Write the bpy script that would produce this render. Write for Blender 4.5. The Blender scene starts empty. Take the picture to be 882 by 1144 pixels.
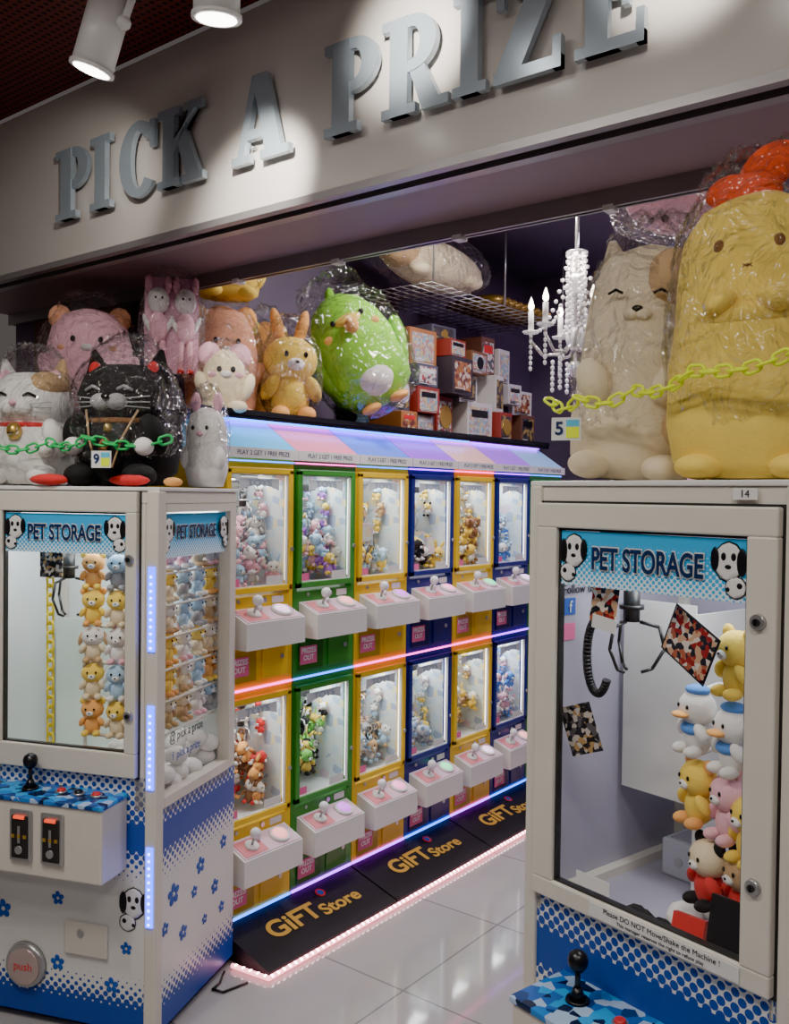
import bpy, bmesh, math, random
from mathutils import Matrix, Vector, Euler, noise
R=math.radians
sc=bpy.context.scene
COL=sc.collection
# ------------------------------------------------------------ materials
MC={}
def mat(name,col,rough=.5,metal=0,emit=None,es=0,nz=.06,ns=12,bump=0,bs=60,sheen=0,spec=None):
    if name in MC: return MC[name]
    m=bpy.data.materials.new(name); m.use_nodes=True; MC[name]=m
    nt=m.node_tree; p=nt.nodes['Principled BSDF']
    col=(*col,1) if len(col)==3 else col
    tc=nt.nodes.new('ShaderNodeTexCoord')
    n=nt.nodes.new('ShaderNodeTexNoise'); n.inputs['Scale'].default_value=ns; n.inputs['Detail'].default_value=3
    nt.links.new(tc.outputs['Object'],n.inputs['Vector'])
    mx=nt.nodes.new('ShaderNodeMix'); mx.data_type='RGBA'
    mx.inputs[6].default_value=tuple(c*(1-nz) for c in col[:3])+(1,)
    mx.inputs[7].default_value=tuple(min(1,c*(1+nz)) for c in col[:3])+(1,)
    nt.links.new(n.outputs['Fac'],mx.inputs[0]); nt.links.new(mx.outputs[2],p.inputs['Base Color'])
    p.inputs['Roughness'].default_value=rough; p.inputs['Metallic'].default_value=metal
    if sheen: p.inputs['Sheen Weight'].default_value=sheen
    if emit: p.inputs['Emission Color'].default_value=(*emit,1); p.inputs['Emission Strength'].default_value=es
    if bump:
        n2=nt.nodes.new('ShaderNodeTexNoise'); n2.inputs['Scale'].default_value=bs
        nt.links.new(tc.outputs['Object'],n2.inputs['Vector'])
        b=nt.nodes.new('ShaderNodeBump'); b.inputs['Strength'].default_value=bump; b.inputs['Distance'].default_value=.01
        nt.links.new(n2.outputs['Fac'],b.inputs['Height']); nt.links.new(b.outputs[0],p.inputs['Normal'])
    return m
def plush(name,col): return mat('plush_'+name,col,.85,nz=.1,ns=25,bump=.15,bs=120,sheen=.1 if max(col)>.1 else 0)
def nodes(name):
    m=bpy.data.materials.new(name); m.use_nodes=True; MC[name]=m
    return m,m.node_tree,m.node_tree.nodes,m.node_tree.links
def mathn(nt,op,a,b=None,c=None):
    n=nt.nodes.new('ShaderNodeMath'); n.operation=op
    for i,v in enumerate((a,b,c)):
        if v is None: continue
        if isinstance(v,(int,float)): n.inputs[i].default_value=v
        else: nt.links.new(v,n.inputs[i])
    return n.outputs[0]
def halftone(name,ink,paper,scale,stops,rough=.35,zmin=0,zmax=1):
    m,nt,N,L=nodes(name); p=N['Principled BSDF']
    tc=N.new('ShaderNodeTexCoord'); sx=N.new('ShaderNodeSeparateXYZ'); L.new(tc.outputs['Object'],sx.inputs[0])
    u=mathn(nt,'ADD',sx.outputs[0],sx.outputs[1]); z=sx.outputs[2]
    a=mathn(nt,'MULTIPLY',u,scale); bz=mathn(nt,'MULTIPLY',z,scale)
    r1=mathn(nt,'ADD',a,bz); r2=mathn(nt,'SUBTRACT',a,bz)
    f1=mathn(nt,'SUBTRACT',mathn(nt,'FRACT',r1),.5); f2=mathn(nt,'SUBTRACT',mathn(nt,'FRACT',r2),.5)
    d=mathn(nt,'SQRT',mathn(nt,'ADD',mathn(nt,'MULTIPLY',f1,f1),mathn(nt,'MULTIPLY',f2,f2)))
    cr=N.new('ShaderNodeValToRGB'); e=cr.color_ramp.elements
    zz=mathn(nt,'DIVIDE',mathn(nt,'SUBTRACT',z,zmin),zmax-zmin); L.new(zz,cr.inputs[0])
    e[0].position=stops[0][0]; e[0].color=(stops[0][1],)*3+(1,)
    e[1].position=stops[-1][0]; e[1].color=(stops[-1][1],)*3+(1,)
    for pos,v in stops[1:-1]:
        k=e.new(pos); k.color=(v,v,v,1)
    msk=mathn(nt,'LESS_THAN',d,cr.outputs[0])
    mx=N.new('ShaderNodeMix'); mx.data_type='RGBA'; L.new(msk,mx.inputs[0])
    mx.inputs[6].default_value=(*paper,1); mx.inputs[7].default_value=(*ink,1)
    L.new(mx.outputs[2],p.inputs['Base Color']); p.inputs['Roughness'].default_value=rough
    return m
def clearmat(name,base,fres,rough,bump=0,bs=20,tint=(1,1,1)):
    m,nt,N,L=nodes(name); N.remove(N['Principled BSDF']); o=N['Material Output']
    t=N.new('ShaderNodeBsdfTransparent'); t.inputs[0].default_value=(*tint,1)
    g=N.new('ShaderNodeBsdfGlossy'); g.inputs['Roughness'].default_value=rough
    lw=N.new('ShaderNodeLayerWeight'); lw.inputs[0].default_value=.25
    f=mathn(nt,'ADD',mathn(nt,'MULTIPLY',lw.outputs['Facing'],fres),base)
    mx=N.new('ShaderNodeMixShader'); L.new(f,mx.inputs[0]); L.new(t.outputs[0],mx.inputs[1]); L.new(g.outputs[0],mx.inputs[2]); L.new(mx.outputs[0],o.inputs[0])
    if bump:
        tc=N.new('ShaderNodeTexCoord'); n=N.new('ShaderNodeTexNoise'); n.inputs['Scale'].default_value=bs; n.inputs['Detail'].default_value=2; n.inputs['Distortion'].default_value=2.5
        v=N.new('ShaderNodeTexVoronoi'); v.inputs['Scale'].default_value=bs*1.1; L.new(tc.outputs['Object'],v.inputs['Vector'])
        L.new(tc.outputs['Object'],n.inputs['Vector'])
        h=mathn(nt,'ADD',n.outputs['Fac'],mathn(nt,'MULTIPLY',v.outputs['Distance'],.8))
        b=N.new('ShaderNodeBump'); b.inputs['Strength'].default_value=bump; b.inputs['Distance'].default_value=.06
        L.new(h,b.inputs['Height']); L.new(b.outputs[0],g.inputs['Normal']); L.new(b.outputs[0],lw.inputs['Normal'])
    return m
def voro(name,sc_,cs,rough=.4,es=0):
    m,nt,N,L=nodes(name); p=N['Principled BSDF']; tc=N.new('ShaderNodeTexCoord'); v=N.new('ShaderNodeTexVoronoi'); v.inputs['Scale'].default_value=sc_; L.new(tc.outputs['Object'],v.inputs['Vector'])
    r=N.new('ShaderNodeValToRGB'); r.color_ramp.interpolation='CONSTANT'; r.color_ramp.elements[0].color=(*cs[0],1); r.color_ramp.elements[1].color=(*cs[-1],1); r.color_ramp.elements[1].position=(len(cs)-1)/len(cs)
    for i,c in enumerate(cs[1:-1]): e=r.color_ramp.elements.new((i+1)/len(cs)); e.color=(*c,1)
    s=N.new('ShaderNodeSeparateColor'); L.new(v.outputs['Color'],s.inputs[0]); L.new(s.outputs[0],r.inputs[0]); L.new(r.outputs[0],p.inputs['Base Color']); p.inputs['Roughness'].default_value=rough; return m
GLASS=clearmat('window_glass',.03,.12,.02)
BAG=clearmat('plastic_bag',.055,.50,.10,1.0,10)
CRYS=mat('crystal',(.85,.83,.86),.05,.3,emit=(1,.95,.95),es=.25)  # faint glow put into the crystal material so the strands show
WHITE=mat('white_enamel',(.74,.73,.71),.3,nz=.04)
CREAM=mat('cream_enamel',(.68,.64,.56),.35,nz=.06)
INNER=mat('cabinet_lining',(.72,.77,.77),.5,nz=.04)
LILAC=mat('lilac_lining',(.42,.40,.49),.22,nz=.08,ns=4)
BLACK=mat('black_plastic',(.012,.012,.015),.3)
STEEL=mat('brushed_steel',(.5,.5,.5),.3,.8)
DKSTEEL=mat('dark_steel',(.07,.07,.07),.35,.7)
GOLD=mat('gold',(.7,.45,.1),.3,.8)
RED=mat('red_plastic',(.65,.03,.03),.35)
BLUEINK=mat('blue_ink',(.02,.1,.45),.4)
PINK=mat('pink_sticker',(.8,.15,.35),.5)
PRINT=halftone('cabinet_print',(.02,.07,.36),(.72,.71,.68),34,[(0,.9),(.08,.9),(.10,.6),(.2,0),(.47,0),(.57,.5),(.6,.9),(.655,.9),(.66,.5),(.82,.3)])
STICK=halftone('blue_sticker',(.03,.42,.80),(.75,.87,.95),70,[(0,.2),(.35,.45),(.7,.62),(1,.95)],zmin=1.44,zmax=1.59)
PANELART=voro('panel_art',38,[(.02,.2,.6),(.01,.02,.06),(.4,.55,.75),(.03,.35,.75),(.02,.12,.45),(.01,.05,.2)],.25)
# ------------------------------------------------------------ mesh builder
class B:
    def __init__(s): s.bm=bmesh.new(); s.mats=[]; s.M=Matrix.Identity(4)
    def mi(s,m):
        if m not in s.mats: s.mats.append(m)
        return s.mats.index(m)
    def _fin(s,verts,m,smooth):
        fs={f for v in verts for f in v.link_faces}
        i=s.mi(m)
        for f in fs: f.material_index=i; f.smooth=smooth
    def box(s,a,b,m,bev=0,rot=None):
        a=Vector(a); b=Vector(b); c=(a+b)/2; d=b-a
        X=s.M@Matrix.Translation(c)@(rot.to_matrix().to_4x4() if rot else Matrix.Identity(4))@Matrix.Diagonal((abs(d.x),abs(d.y),abs(d.z),1))
        r=bmesh.ops.create_cube(s.bm,size=1,matrix=X); vs=r['verts']
        if bev:
            es=list({e for v in vs for e in v.link_edges}); fs=list({f for v in vs for f in v.link_faces})
            i=s.mi(m)
            for f in fs: f.material_index=i
            bmesh.ops.bevel(s.bm,geom=es+vs,offset=bev,segments=2,affect='EDGES',profile=.5,material=i)
        else: s._fin(vs,m,False)
    def ell(s,c,r,m,rot=(0,0,0),sub=2):
        X=s.M@Matrix.Translation(c)@Euler(rot).to_matrix().to_4x4()@Matrix.Diagonal((*r,1))
        q=bmesh.ops.create_icosphere(s.bm,subdivisions=sub,radius=1,matrix=X); s._fin(q['verts'],m,True)
    def cyl(s,p0,p1,r0,r1,m,seg=16,smooth=True):
        p0=Vector(p0);p1=Vector(p1);d=p1-p0
        X=s.M@Matrix.Translation((p0+p1)/2)@d.to_track_quat('Z','Y').to_matrix().to_4x4()
        q=bmesh.ops.create_cone(s.bm,cap_ends=True,segments=seg,radius1=max(r0,1e-5),radius2=max(r1,1e-5),depth=d.length,matrix=X)
        i=s.mi(m)
        for f in {f for v in q['verts'] for f in v.link_faces}:
            f.material_index=i; f.smooth=smooth and len(f.verts)==4
    def tube(s,pts,r,m,seg=8):
        for a,b in zip(pts,pts[1:]): s.cyl(a,b,r,r,m,seg)
        for a in pts[1:-1]: s.ell(a,(r,r,r),m,sub=1)
    def lathe(s,prof,m,c=(0,0,0),sx=1,sy=1,seg=32,fn=None):
        i=s.mi(m); rings=[]
        for r,z in prof:
            ring=[]
            for k in range(seg):
                a=2*math.pi*k/seg; v=Vector((c[0]+r*sx*math.cos(a),c[1]+r*sy*math.sin(a),c[2]+z))
                if fn: v=fn(v)
                ring.append(s.bm.verts.new(s.M@v))
            rings.append(ring)
        for A,Bq in zip(rings,rings[1:]):
            for k in range(seg):
                f=s.bm.faces.new((A[k],A[(k+1)%seg],Bq[(k+1)%seg],Bq[k])); f.material_index=i; f.smooth=True
        for ring,rev in ((rings[0],True),(rings[-1],False)):
            f=s.bm.faces.new(ring[::-1] if rev else ring); f.material_index=i; f.smooth=True
    def prism(s,pts,y0,y1,m):
        i=s.mi(m); A=[s.bm.verts.new(s.M@Vector((p[0],y0,p[1]))) for p in pts]; C=[s.bm.verts.new(s.M@Vector((p[0],y1,p[1]))) for p in pts]
        n=len(pts); fs=[s.bm.faces.new(A),s.bm.faces.new(C[::-1])]
        for k in range(n): fs.append(s.bm.faces.new((A[k],C[k],C[(k+1)%n],A[(k+1)%n])))
        for f in fs: f.material_index=i
    def quad(s,pts,m):
        f=s.bm.faces.new([s.bm.verts.new(s.M@Vector(p)) for p in pts]); f.material_index=s.mi(m)
    def torus(s,X,Rr,r,m,st=0,n=12,k=6):
        i=s.mi(m); g=[]
        for a in range(n):
            t=2*math.pi*a/n; row=[]
            for b in range(k):
                q=2*math.pi*b/k
                x=(Rr+r*math.cos(q))*math.cos(t); x+=st*(1 if math.cos(t)>0 else -1)
                row.append(s.bm.verts.new(s.M@X@Vector((x,(Rr+r*math.cos(q))*math.sin(t),r*math.sin(q)))))
            g.append(row)
        for a in range(n):
            for b in range(k):
                f=s.bm.faces.new((g[a][b],g[(a+1)%n][b],g[(a+1)%n][(b+1)%k],g[a][(b+1)%k])); f.material_index=i; f.smooth=True
    def mesh(s,name):
        bmesh.ops.recalc_face_normals(s.bm,faces=s.bm.faces)
        me=bpy.data.meshes.new(name); s.bm.to_mesh(me); s.bm.free()
        for m in s.mats: me.materials.append(m)
        return me
    def done(s,name,parent=None,loc=(0,0,0),rot=(0,0,0)): return put(name,s.mesh(name),parent,loc,rot)
def put(name,data,parent=None,loc=(0,0,0),rot=(0,0,0)):
    o=bpy.data.objects.new(name,data); COL.objects.link(o); o.location=loc; o.rotation_euler=rot
    if parent: o.parent=parent
    return o
def E(name,loc=(0,0,0),rz=0):
    o=put(name,None,None,loc,(0,0,rz)); o.empty_display_size=.1; return o
TC={}
def text(s,name,parent,loc,rot,size,m,ext=.0008,off=0,sx=1,shear=0):
    k=(s,size,m.name,ext,off,shear)
    if k not in TC:
        c=bpy.data.curves.new(name,'FONT'); c.body=s; c.size=size; c.align_x='CENTER'; c.align_y='CENTER'; c.extrude=ext; c.offset=off; c.shear=shear
        c.materials.append(m); TC[k]=c
    o=put(name,TC[k],parent,loc,rot); o.scale=(sx,1,1); return o
def area(name,parent,loc,rot,sx,sy,e,col=(1,1,1)):
    l=bpy.data.lights.new(name,'AREA'); l.shape='RECTANGLE'; l.size=sx; l.size_y=sy; l.energy=e; l.color=col
    return put(name,l,parent,loc,rot)
FR=(R(90),0,0)
# ------------------------------------------------------------ room
def room():
    m,nt,N,L=nodes('floor_tiles'); p=N['Principled BSDF']
    tc=N.new('ShaderNodeTexCoord'); br=N.new('ShaderNodeTexBrick'); L.new(tc.outputs['Object'],br.inputs['Vector'])
    br.offset=0; br.inputs['Scale'].default_value=1; br.inputs['Brick Width'].default_value=.6; br.inputs['Row Height'].default_value=.6
    br.inputs['Mortar Size'].default_value=.004; br.inputs['Color1'].default_value=(.46,.42,.41,1); br.inputs['Color2'].default_value=(.50,.46,.45,1); br.inputs['Mortar'].default_value=(.25,.23,.23,1)
    n=N.new('ShaderNodeTexNoise'); n.inputs['Scale'].default_value=3; n.inputs['Detail'].default_value=6; L.new(tc.outputs['Object'],n.inputs['Vector'])
    mx=N.new('ShaderNodeMix'); mx.data_type='RGBA'; mx.blend_type='MULTIPLY'; mx.inputs[0].default_value=.3
    L.new(br.outputs[0],mx.inputs[6]); L.new(n.outputs['Color'],mx.inputs[7]); 
    hs=N.new('ShaderNodeHueSaturation'); hs.inputs['Saturation'].default_value=.4; L.new(mx.outputs[2],hs.inputs['Color']); L.new(hs.outputs[0],p.inputs['Base Color'])
    p.inputs['Roughness'].default_value=.07
    b=B(); b.box((-4.2,-3,-.1),(1.4,5.5,0),m); b.done('floor')
    PUR=mat('purple_grey_wall',(.15,.12,.18),.6,bump=.1,bs=8)
    b=B(); b.box((-3.15,2.45,0),(-3.05,5.5,3.2),PUR); b.done('wall_left')
    b=B(); b.box((-4.2,2.38,0),(-3.052,2.45,3.2),PUR); b.done('wall_left_return')
    b=B(); b.box((-3.15,5.4,0),(1.4,5.5,3.2),PUR); b.done('wall_back')
    b=B(); b.box((1.3,-3,0),(1.4,5.4,3.2),PUR); b.done('wall_right')
    b=B(); b.box((-3.15,2.38,3.1),(1.4,5.5,3.2),mat('inner_ceiling',(.14,.12,.17),.7)); b.done('ceiling')
    m,nt,N,L=nodes('perforated_ceiling'); p=N['Principled BSDF']
    tc=N.new('ShaderNodeTexCoord'); sx=N.new('ShaderNodeSeparateXYZ'); L.new(tc.outputs['Object'],sx.inputs[0])
    f=[mathn(nt,'SUBTRACT',mathn(nt,'FRACT',mathn(nt,'MULTIPLY',sx.outputs[i],38)),.5) for i in (0,1)]
    d=mathn(nt,'SQRT',mathn(nt,'ADD',mathn(nt,'MULTIPLY',f[0],f[0]),mathn(nt,'MULTIPLY',f[1],f[1])))
    k=mathn(nt,'LESS_THAN',d,.3); mx=N.new('ShaderNodeMix'); mx.data_type='RGBA'; L.new(k,mx.inputs[0])
    mx.inputs[6].default_value=(.16,.04,.034,1); mx.inputs[7].default_value=(.015,.005,.005,1); L.new(mx.outputs[2],p.inputs['Base Color']); p.inputs['Roughness'].default_value=.5
    b=B(); b.box((-4.2,-3,3.1),(1.4,1.88,3.2),m)
    b.box((-4.2,1.2,3.085),(1.4,1.23,3.1),mat('maroon_trim',(.14,.04,.035),.5)); b.done('ceiling_corridor')
    FA=mat('fascia_panel',(.54,.50,.465),.22,nz=.06,ns=2)
    SOF=mat('soffit_mauve',(.28,.205,.225),.45)
    b=B(); b.box((-4.2,1.9,2.5),(1.3,1.95,3.1),FA); b.box((-4.2,1.95,2.5),(1.3,2.375,3.1),SOF); b.done('wall_fascia')
    AL=mat('aluminium_channel',(.34,.32,.32),.35,.6)
    b=B(); b.box((-4.2,1.895,2.478),(1.3,1.925,2.5),AL); b.box((-4.2,1.925,2.49),(1.3,1.95,2.5),BLACK); b.box((-4.2,1.95,2.472),(1.3,1.985,2.5),AL); b.done('trim_1')
    b=B(); b.box((-4.2,2.34,2.45),(1.3,2.352,2.5),AL); b.box((-4.2,2.365,2.45),(1.3,2.375,2.5),AL)
    for i in range(9): b.box((-3.6+i*.5,2.335,2.44),(-3.57+i*.5,2.376,2.455),WHITE)
    b.done('trim_2')
room()
# ------------------------------------------------------------ sign letters
def letters():
    SIL=mat('silver_letter',(.40,.47,.53),.24,.45,nz=.15,ns=5)
    H=.25; P0=E('storefront_sign',(0,1.9,2.627))
    def rect(x0,y0,x1,y1): return [(x0,y0),(x1,y0),(x1,y1),(x0,y1)]
    def ring(cx,cy,ro,so,ri,si,a0,a1,n=20):
        out=[]
        for i in range(n):
            a=R(a0+(a1-a0)*i/n); c=R(a0+(a1-a0)*(i+1)/n)
            out.append([(cx+ri*math.cos(a),cy+si*math.sin(a)),(cx+ro*math.cos(a),cy+so*math.sin(a)),(cx+ro*math.cos(c),cy+so*math.sin(c)),(cx+ri*math.cos(c),cy+si*math.sin(c))])
        return out
    bowl=ring(.42,.71,.36,.29,.13,.17,-90,90)+[rect(.3,.88,.43,1),rect(.3,.42,.43,.54)]
    stem=[rect(.12,0,.38,1),rect(0,0,.5,.1),rect(0,.9,.3,1)]
    G={'P':(.78,stem+bowl),
       'R':(.95,stem+bowl+[[(.38,.48),(.60,.48),(.86,.02),(.58,.02)],rect(.58,0,.95,.1)]),
       'I':(.5,stem+[rect(.2,.9,.5,1)]),
       'C':(.82,ring(.44,.5,.44,.5,.17,.38,42,318,32)+[rect(.68,.62,.79,.97)]),
       'K':(1.02,stem+[rect(.2,.9,.5,1),[(.34,.36),(.74,.95),(.90,.95),(.34,.56)][::-1],[(.46,.52),(.68,.04),(.98,.04),(.62,.68)][::-1],rect(.58,.9,.98,1),rect(.56,0,1.02,.1)]),
       'A':(1.05,[[(.1,.04),(.22,.04),(.5,1),(.38,1)],[(.38,1),(.64,.04),(.94,.04),(.64,1)],rect(.25,.26,.72,.37),rect(0,0,.34,.1),rect(.54,0,1.05,.1)]),
       'Z':(.82,[rect(.03,.88,.8,1),rect(0,0,.82,.12),[(.02,.1),(.34,.1),(.8,.9),(.48,.9)],rect(.03,.7,.13,1),rect(.72,0,.82,.3)]),
       'E':(.78,stem+[rect(.3,0,.78,.11),rect(.3,.89,.76,1),rect(.3,.46,.6,.56),rect(.53,.36,.61,.66),rect(.69,0,.78,.3),rect(.67,.7,.76,1)])}
    L=[('P',-3.025,-2.828),('I',-2.812,-2.696),('C',-2.645,-2.451),('K',-2.437,-2.215),('A',-2.083,-1.845),('P',-1.709,-1.523),('R',-1.507,-1.297),('I',-1.283,-1.186),('Z',-1.165,-.986),('E',-.952,-.789)]
    for i,(ch,a,c) in enumerate(L):
        w,polys=G[ch]; b=B(); kx=(c-a)/w
        for j,pl in enumerate(polys):
            area2=sum(pl[q][0]*pl[(q+1)%len(pl)][1]-pl[(q+1)%len(pl)][0]*pl[q][1] for q in range(len(pl)))
            if area2<0: pl=pl[::-1]
            b.prism([(a+x*kx,y*H) for x,y in pl],-.036+.00013*j,-.016-.00007*j,SIL)
        for sx in (.2,.8): b.cyl((a+(c-a)*.3,-.02,H*sx),(a+(c-a)*.3,0,H*sx),.005,.005,STEEL,8)
        b.done('letter_%s_%d'%(ch.lower(),i+1),P0)
letters()
# ------------------------------------------------------------ spotlights
LAMP=mat('lamp_lens',(1,1,1),.3,emit=(1,.96,.9),es=16)
def spot(loc,d,e,aim,name='track_spotlight',top=3.1,sz=60):
    P=E(name,loc); d=Vector(d).normalized(); b=B()
    b.cyl(-d*.10,d*.09,.055,.055,WHITE,28); b.cyl(-d*.12,-d*.10,.035,.05,WHITE,28); b.cyl(d*.085,d*.095,.06,.06,WHITE,28)
    b.cyl(d*.093,d*.0965,.048,.048,LAMP,24)
    s=Vector((.07,.02,.02)); b.tube([Vector((0,0,0)),s,Vector((.10,.03,.09)),Vector((.10,.03,top-loc[2]-.02))],.010,WHITE)
    b.ell(s,(.02,.02,.02),WHITE); b.box((.04,-.0,top-loc[2]-.035),(.19,.06,top-loc[2]-.002),WHITE,.005)
    b.done('lamp_head',P)
    l=bpy.data.lights.new('spot','SPOT'); l.energy=e; l.spot_size=R(sz); l.spot_blend=.9; l.shadow_soft_size=.03; l.color=(1,.95,.87)
    o=put('spot_bulb',l,P,d*.12); v=(Vector(aim)-(Vector(loc)+d*.12)); o.rotation_euler=v.to_track_quat('-Z','Y').to_euler()
spot((-2.138,1.45,2.87),(-.25,-.1,-.8),22,(-2.85,1.9,2.65))
spot((-1.673,1.448,2.87),(-.1,.08,-.8),110,(-1.98,1.9,2.56),sz=46)
spot((-1.25,1.40,2.95),(-.1,.3,-.7),75,(-1.42,1.9,2.83),sz=50)
spot((-.6,1.40,2.95),(-.1,.3,-.7),65,(-.72,1.9,2.82),sz=50)
spot((-2.0,.55,2.93),(-.1,.5,-.7),60,(-2.0,1.9,1.3),sz=90)
# ------------------------------------------------------------ claw
def claw(b,x,y,ztop,zc,s=1,arm=STEEL,bar=.25):
    b.box((x-.06*s,y-.05*s,ztop-.04*s),(x+.06*s,y+.05*s,ztop),DKSTEEL); b.cyl((x-bar*s,y,ztop-.02),(x+bar*s,y,ztop-.02),.005,.005,STEEL,8)
    b.cyl((x,y,zc+.09*s),(x,y,ztop-.04*s),.003,.003,BLACK,6)
    pts=[(x+.025*s*math.cos(t*1.3),y+.025*s*math.sin(t*1.3),ztop-.04*s-(ztop-.04*s-zc-.1*s)*t/24) for t in range(25)]
    b.tube(pts,.003*s,BLACK,5)
    b.cyl((x,y,zc),(x,y,zc+.08*s),.020*s,.020*s,DKSTEEL,16); b.cyl((x,y,zc+.03*s),(x,y,zc+.04*s),.030*s,.030*s,arm,16)
    for k in range(3):
        a=k*2.094+.5; c,sn=math.cos(a),math.sin(a)
        P=[(.02,.0),(.065,-.01),(.078,-.06),(.05,-.11),(.025,-.12)]
        b.tube([(x+r*s*c,y+r*s*sn,zc+z*s) for r,z in P],.0042*s,arm,6)
# ------------------------------------------------------------ small plush
EYE=mat('eye_black',(.01,.01,.01),.15)
PC=dict(white=(.82,.80,.77),cream=(.80,.68,.46),yellow=(.90,.64,.10),orange=(.86,.42,.12),pink=(.86,.48,.56),blue=(.10,.30,.78),sky=(.42,.62,.80),green=(.2,.6,.10),brown=(.25,.11,.04),black=(.008,.008,.009),red=(.70,.03,.03),purple=(.38,.15,.6),tan=(.55,.36,.18),grey=(.35,.35,.36),salmon=(.80,.38,.22))
def P_(n): return plush(n,PC[n])
def doll(b,X,h,body,head,ear,kind='round',sub=2):
    M0=b.M; b.M=M0@X; body,head,ear=P_(body),P_(head),P_(ear); e=lambda c,r,m,rot=(0,0,0),s=sub: b.ell([v*h for v in c],[v*h for v in r],m,rot,s)
    e((0,0,.27),(.23,.2,.28),body); e((0,-.02,.68),(.31,.26,.27),head)
    for q in (-1,1):
        e((q*.25,-.1,.36),(.08,.1,.16),body,(.4,q*-.5,0)); e((q*.15,-.18,.07),(.1,.15,.09),ear)
        e((q*.11,-.265,.72),(.03,.02,.04),EYE,s=1)
        if kind=='round': e((q*.24,0,.9),(.11,.07,.11),ear)
        elif kind=='long': e((q*.14,.02,1.05),(.07,.05,.22),ear,(0,q*.25,0))
        elif kind=='floppy': e((q*.31,-.02,.62),(.07,.09,.2),ear,(0,q*-.25,0))
        elif kind=='cat': b.cyl((q*.17*h,0,.85*h),(q*.24*h,0,1.05*h),.11*h,.01*h,ear,10)
    if kind=='duck':
        e((0,-.30,.6),(.15,.12,.05),P_('orange')); e((0,-.02,.95),(.2,.17,.08),P_('blue')); e((0,-.1,.38),(.2,.16,.1),P_('blue'))
    else: e((0,-.26,.61),(.1,.06,.07),P_('white')); e((0,-.315,.63),(.03,.02,.022),EYE,s=1)
    b.M=M0
def T(x,y,z,rz=0,rx=0,ry=0): return Matrix.Translation((x,y,z))@Euler((rx,ry,rz)).to_matrix().to_4x4()
# ------------------------------------------------------------ big claw machines
PH1=voro('photo_print',90,[(.3,.02,.02),(.6,.35,.2),(.02,.02,.03),(.7,.6,.5),(.4,.1,.05)],.25); PH2=voro('photo_print_dark',100,[(.02,.02,.02),(.1,.09,.1),(.5,.45,.4),(.03,.03,.04),(.4,.25,.1)],.25)
LEDW=mat('led_white',(1,1,1),.4,emit=(.95,.98,1),es=5)
LEDB=mat('led_blue',(.05,.15,1),.4,emit=(.02,.07,1),es=7)
LEDC=mat('led_blue_core',(.6,.7,1),.4,emit=(.25,.40,1),es=14)
def dog(b,x,z,y,s,flip):
    f=flip
    def el(cx,cz,rx,rz,m,dy=0): b.ell((x+f*cx*s,y-dy,z+cz*s),(rx*s,.0012,rz*s),m)
    el(0,0,.042,.05,BLACK); el(0,0,.038,.046,WHITE,.0008)
    el(.035,.0,.014,.034,BLACK,.0014); el(-.035,.005,.012,.03,BLACK,.0014)
    el(-.012,.012,.007,.01,BLACK,.0018); el(.014,.012,.007,.01,BLACK,.0018); el(0,-.012,.009,.006,BLACK,.0018)
    el(.02,-.06,.03,.028,BLACK); el(.02,-.06,.027,.025,WHITE,.0008); el(.03,-.055,.008,.008,BLACK,.0014); el(.0,-.065,.006,.006,BLACK,.0014)
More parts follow.
